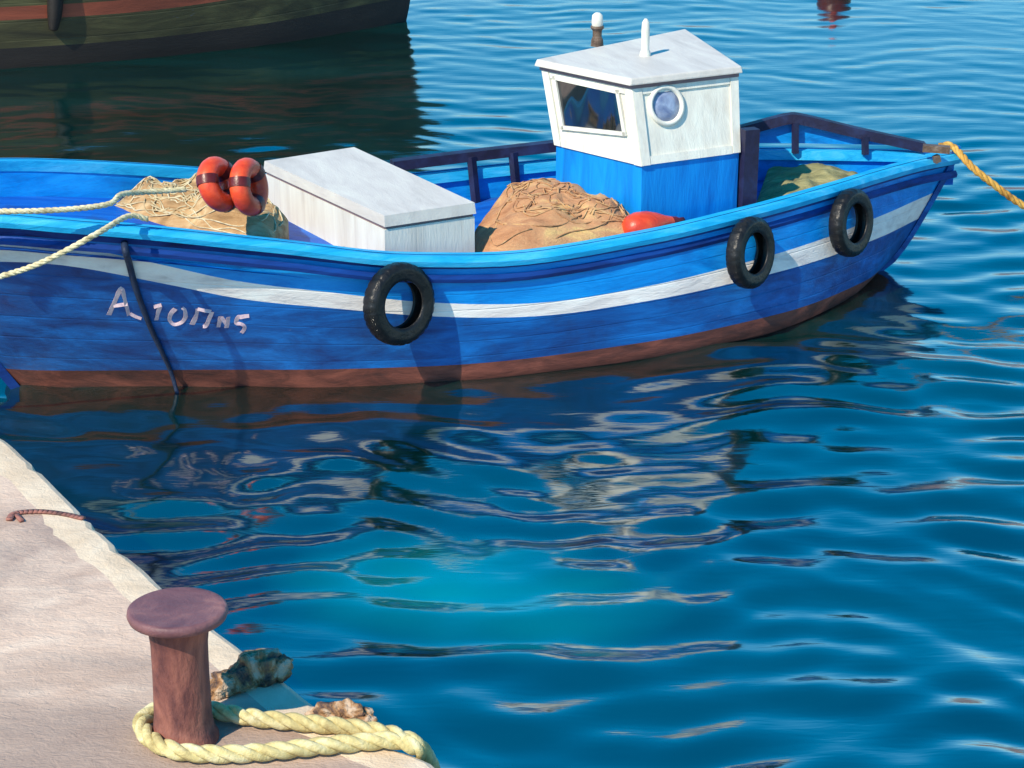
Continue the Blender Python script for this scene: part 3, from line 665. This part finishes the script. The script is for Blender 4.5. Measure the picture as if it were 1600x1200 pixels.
# ------------------------------------------------------------------ dark boat behind
B2 = onz(655, 48, 0); A2 = onz(-560, 112, 0)
L2 = (B2 - A2).length; ang2 = math.atan2((B2 - A2).y, (B2 - A2).x) ; print('far boat', A2, B2, L2, math.degrees(ang2))
far = empty('dark_boat', A2, ang2 + R_(4)); tag(far, 'dark olive and black wooden boat with rust red stripe lying behind the blue boat', 'boat')
fh = Hull(wl=[(0, 0), (.05 * L2, .5), (.25 * L2, 1.15), (.5 * L2, 1.3), (.75 * L2, 1.0), (.93 * L2, .35), (L2, 0)],
          gl=[(-.5, 0), (-.3, .6), (.1 * L2, 1.1), (.3 * L2, 1.5), (.55 * L2, 1.6), (.8 * L2, 1.15), (.95 * L2, .5), (L2 + .55, 0)],
          sheer=[(-.5, 2.3), (.3 * L2, 1.9), (.6 * L2, 1.85), (L2, 2.4)], stern=[(-.6, .7), (0, 0), (1, -.5)], bow=[(-.6, L2 - 1), (0, L2), (.5, L2 + .2), (1, L2 + .55)])
def rows2(t):
    return sub([((-.6, 0), (0, 0), 3), ((0, 0), (.14, 0), 2), ((.14, 1), (.33, 1), 3), ((.33, 2), (.42, 2), 1), ((.42, 1), (1, 1), 4)])
build_hull(fh, rows2, 'hull', ['farboot', 'farhull', 'farred'], far)
sweep_rail(fh, 'gunwale_cap', 'timber', far, .10, .05, -.01, .07)
bm = bmesh.new(); g = []
for t in TS:
    p = fh.pt(t, 1, 1, .05); z = p.z - .25
    g.append([bm.verts.new((p.x, p.y * k, z)) for k in (-1, 0, 1)])
for a, b in zip(g, g[1:]):
    for k in range(2): bm.faces.new((a[k], b[k], b[k + 1], a[k + 1]))
obj('deck', bm, 'timber', far)
fb = BVHTree.FromObject([o for o in far.children if o.name.startswith('hull')][0], bpy.context.evaluated_depsgraph_get())
bpy.context.view_layer.update(); FM = far.matrix_world.copy(); FMi = FM.inverted()
def on_far(u, v, off):
    o = FMi @ O; d = (FMi.to_3x3() @ ray(u, v)).normalized(); h, n, i, q = fb.ray_cast(o, d)
    if h is None: return None
    if n.dot(d) > 0: n = -n
    return FM @ (h + n * off)
P = [on_far(u, v, .05) for u, v in ((88, -60), (86, -25), (85, 5), (84, 25), (82, 44))]; P = [p for p in P if p]
if len(P) > 2:
    bm = bmesh.new(); pp = smooth_path(P, 5); tube(bm, pp, .06, 8, radii=[.03 + .065 * math.sin(math.pi * min(1, .12 + .8 * i / len(pp))) for i in range(len(pp))])
    tag(obj('rope_fender', bm, 'farboot', smooth=True), 'black rope fender hanging on the dark olive hull at top left', 'fender')
# small red buoy afloat at the top edge
c = onz(1306, -9, 0); rb = empty('buoy', c + Vector((0, .18, 0))); tag(rb, 'small dark red buoy floating on open water at the top edge', 'buoy')
bm = bmesh.new(); lathe(bm, [(.0, -.12), (.15, -.08), (.23, .02), (.25, .13), (.22, .25), (.13, .34), (.05, .38)], 28); obj('buoy_body', bm, 'darkred', rb, smooth=True)
bm = bmesh.new(); lathe(bm, [(.05, .375), (.05, .45), (.03, .5), (.0, .5)], 16); obj('buoy_eye', bm, 'red', rb, smooth=True)

# ------------------------------------------------------------------ unseen ridge, added to darken the pale low sky mirrored in the waves
bm = bmesh.new(); g = []
for i in range(121):
    x = -900 + 15 * i; hgt = 52 + 18 * noise.fractal(Vector((x * .006, 3.3, 0)), 1, 2.1, 5) + 6 * noise.noise(Vector((x * .05, 0, 4)))
    g.append([bm.verts.new((x, 420 + 160 * k + 20 * noise.noise(Vector((x * .02, k * 2, 1))), -1 + (hgt + 1) * math.sin(math.pi / 2 * k) + (4 * noise.noise(Vector((x * .04, k * 5, 2))) if 0 < k < 1 else 0))) for k in (0, .2, .4, .6, .8, 1)])
for a, b in zip(g, g[1:]):
    for k in range(5): bm.faces.new((a[k], b[k], b[k + 1], a[k + 1]))
added_hillm = paint('added_hill_tint', [(.12, .11, .13), (.26, .19, .20), (.42, .30, .28)], scale=.03, bump=.2, bscale=.2)
tag(obj('added_hills', bm, added_hillm, smooth=True), kind='structure')

# ------------------------------------------------------------------ water
def axis_coords(lo, hi, step, far_lo, far_hi):
    c = list(np.arange(lo, hi + 1e-6, step)); s = step; a = lo; left = []
    while a > far_lo: s *= 1.22; a -= s; left.append(a)
    s = step; b = c[-1]; right = []
    while b < far_hi: s *= 1.22; b += s; right.append(b)
    return np.array(left[::-1] + c + right)
xs = axis_coords(-10, 11, .038, -2500, 2500); ys = axis_coords(8.0, 44, .04, -400, 4000)
X, Y = np.meshgrid(xs, ys)
Z = np.zeros_like(X)
def waves(n, l0, l1, slope, spread, seed, mean=90):
    r = np.random.default_rng(seed); z = np.zeros_like(X)
    for i in range(n):
        lam = l0 * (l1 / l0) ** r.random(); k = 2 * np.pi / lam; th = math.radians(mean + r.normal() * spread)
        z += (slope / k) * np.sin(k * (math.cos(th) * X + math.sin(th) * Y) + r.random() * 6.283)
    return z / math.sqrt(n) * math.sqrt(2)
# calmer and rougher patches
patch = .5 + .5 * np.sin(.55 * X + 1.1 * np.sin(.43 * Y + .4) + .7) * np.sin(.62 * Y + .8 * np.sin(.35 * X) + 1.2)
wx = X + .25 * np.sin(1.3 * Y + .6 * X); wy = Y + .12 * np.sin(1.9 * X + .7)
X0, Y0 = X, Y
X, Y = wx, wy
WS = dict(a=.035, b=.125, c=.03)
Z = waves(14, 1.3, 3.0, WS['a'], 30, 1) + waves(30, .36, .85, WS['b'], 27, 2) * (.55 + .75 * patch) + waves(22, .2, .4, WS['c'], 34, 3) * (.3 + .9 * patch)
X, Y = X0, Y0
dx = np.gradient(xs)[None, :] * np.ones_like(X); dy = np.gradient(ys)[:, None] * np.ones_like(X)
Z *= np.clip(1.6 - np.maximum(dx, dy) / .12, 0, 1) * np.clip(1.1 - (Y - 15) / 13, .2, 1)
ny, nx = X.shape
co = np.stack([X, Y, Z], -1).reshape(-1, 3).astype(np.float32)
idx = np.arange(nx * ny).reshape(ny, nx); quads = np.stack([idx[:-1, :-1], idx[:-1, 1:], idx[1:, 1:], idx[1:, :-1]], -1).reshape(-1, 4).astype(np.int32)
me = bpy.data.meshes.new('water'); me.vertices.add(len(co)); me.vertices.foreach_set('co', co.ravel()); me.loops.add(quads.size); me.loops.foreach_set('vertex_index', quads.ravel())
me.polygons.add(len(quads)); me.polygons.foreach_set('loop_start', np.arange(0, quads.size, 4, dtype=np.int32)); me.polygons.foreach_set('loop_total', np.full(len(quads), 4, dtype=np.int32))
me.polygons.foreach_set('use_smooth', np.ones(len(quads), dtype=bool)); me.update(); me.validate()
water = bpy.data.objects.new('water', me); COL.objects.link(water); tag(water, kind='structure')
def water_mat():
    m = bpy.data.materials.new('harbour_water'); nt = nodes(m); N = nt.nodes; L = nt.links
    o = N.new('ShaderNodeOutputMaterial'); b = N.new('ShaderNodeBsdfPrincipled')
    tc = N.new('ShaderNodeTexCoord'); mp = N.new('ShaderNodeMapping'); mp.inputs['Scale'].default_value = (.5, 1.2, 1)
    L.new(tc.outputs['Object'], mp.inputs[0])
    nz = N.new('ShaderNodeTexNoise'); nz.inputs['Scale'].default_value = .55; nz.inputs['Detail'].default_value = 3; nz.inputs['Distortion'].default_value = .8; L.new(mp.outputs[0], nz.inputs['Vector'])
    cr = N.new('ShaderNodeValToRGB'); e = cr.color_ramp.elements; e[0].position = .36; e[0].color = (.0, .009, .007, 1); e[1].position = .66; e[1].color = (.0, .022, .021, 1)
    L.new(nz.outputs['Fac'], cr.inputs[0])
    # turquoise sky reflection painted into the water colour off the quay
    sp = onz(690, 925, 0); vd = N.new('ShaderNodeVectorMath'); vd.operation = 'SUBTRACT'; vd.inputs[1].default_value = sp; L.new(tc.outputs['Object'], vd.inputs[0])
    vs = N.new('ShaderNodeVectorMath'); vs.operation = 'MULTIPLY'; vs.inputs[1].default_value = (.75, 1.0, 0); L.new(vd.outputs[0], vs.inputs[0])
    vl = N.new('ShaderNodeVectorMath'); vl.operation = 'LENGTH'; L.new(vs.outputs[0], vl.inputs[0])
    va = N.new('ShaderNodeMath'); va.operation = 'MULTIPLY_ADD'; va.inputs[1].default_value = -1.1; L.new(nz.outputs['Fac'], va.inputs[0]); L.new(vl.outputs['Value'], va.inputs[2])
    vm = N.new('ShaderNodeMapRange'); vm.inputs[1].default_value = .45; vm.inputs[2].default_value = -.5; L.new(va.outputs[0], vm.inputs[0])
    mxs = N.new('ShaderNodeMix'); mxs.data_type = 'RGBA'; L.new(vm.outputs[0], mxs.inputs[0]); L.new(cr.outputs[0], mxs.inputs[6]); mxs.inputs[7].default_value = (.0, .20, .21, 1); L.new(mxs.outputs[2], b.inputs['Base Color'])
    b.inputs['Roughness'].default_value = .085; b.inputs['IOR'].default_value = 3.7
    mp2 = N.new('ShaderNodeMapping'); mp2.inputs['Scale'].default_value = (.35, 1.6, 1); L.new(tc.outputs['Object'], mp2.inputs[0])
    n2 = N.new('ShaderNodeTexNoise'); n2.inputs['Scale'].default_value = 9; n2.inputs['Detail'].default_value = 3; n2.inputs['Distortion'].default_value = .5; L.new(mp2.outputs[0], n2.inputs['Vector'])
    bp = N.new('ShaderNodeBump'); bp.inputs['Strength'].default_value = .1; bp.inputs['Distance'].default_value = .02; L.new(n2.outputs['Fac'], bp.inputs['Height']); L.new(bp.outputs[0], b.inputs['Normal'])
    L.new(b.outputs[0], o.inputs[0]); return m
me.materials.append(water_mat())

# ------------------------------------------------------------------ light
PHI, EL = 40.0, 44.0       # sun from behind the viewer's left shoulder
S = Vector((-math.sin(R_(PHI)) * math.cos(R_(EL)), -math.cos(R_(PHI)) * math.cos(R_(EL)), math.sin(R_(EL))))
sd = bpy.data.lights.new('sun', 'SUN'); sd.energy = 3.3; sd.angle = R_(.5); sd.color = (1, .88, .69)
so = bpy.data.objects.new('sun', sd); COL.objects.link(so); so.rotation_mode = 'QUATERNION'; so.rotation_quaternion = S.to_track_quat('Z', 'Y')
w = bpy.data.worlds.new('World'); sc.world = w; w.use_nodes = True; nt = w.node_tree; nt.nodes.clear()
wo = nt.nodes.new('ShaderNodeOutputWorld'); bg = nt.nodes.new('ShaderNodeBackground'); sk = nt.nodes.new('ShaderNodeTexSky'); sk.sky_type = 'NISHITA'; sk.sun_disc = False
sk.sun_elevation = R_(EL); sk.sun_rotation = math.atan2(S.x, S.y); sk.ozone_density = 1.5; sk.air_density = 1.0; sk.dust_density = .1
hs = nt.nodes.new('ShaderNodeHueSaturation'); hs.inputs['Hue'].default_value = .489; hs.inputs['Saturation'].default_value = 1.58
bg.inputs[1].default_value = .13
nt.links.new(sk.outputs[0], hs.inputs['Color']); nt.links.new(hs.outputs[0], bg.inputs[0]); nt.links.new(bg.outputs[0], wo.inputs[0])
sc.view_settings.view_transform = 'Standard'; sc.view_settings.look = 'None'; sc.view_settings.exposure = .92; sc.view_settings.gamma = 1
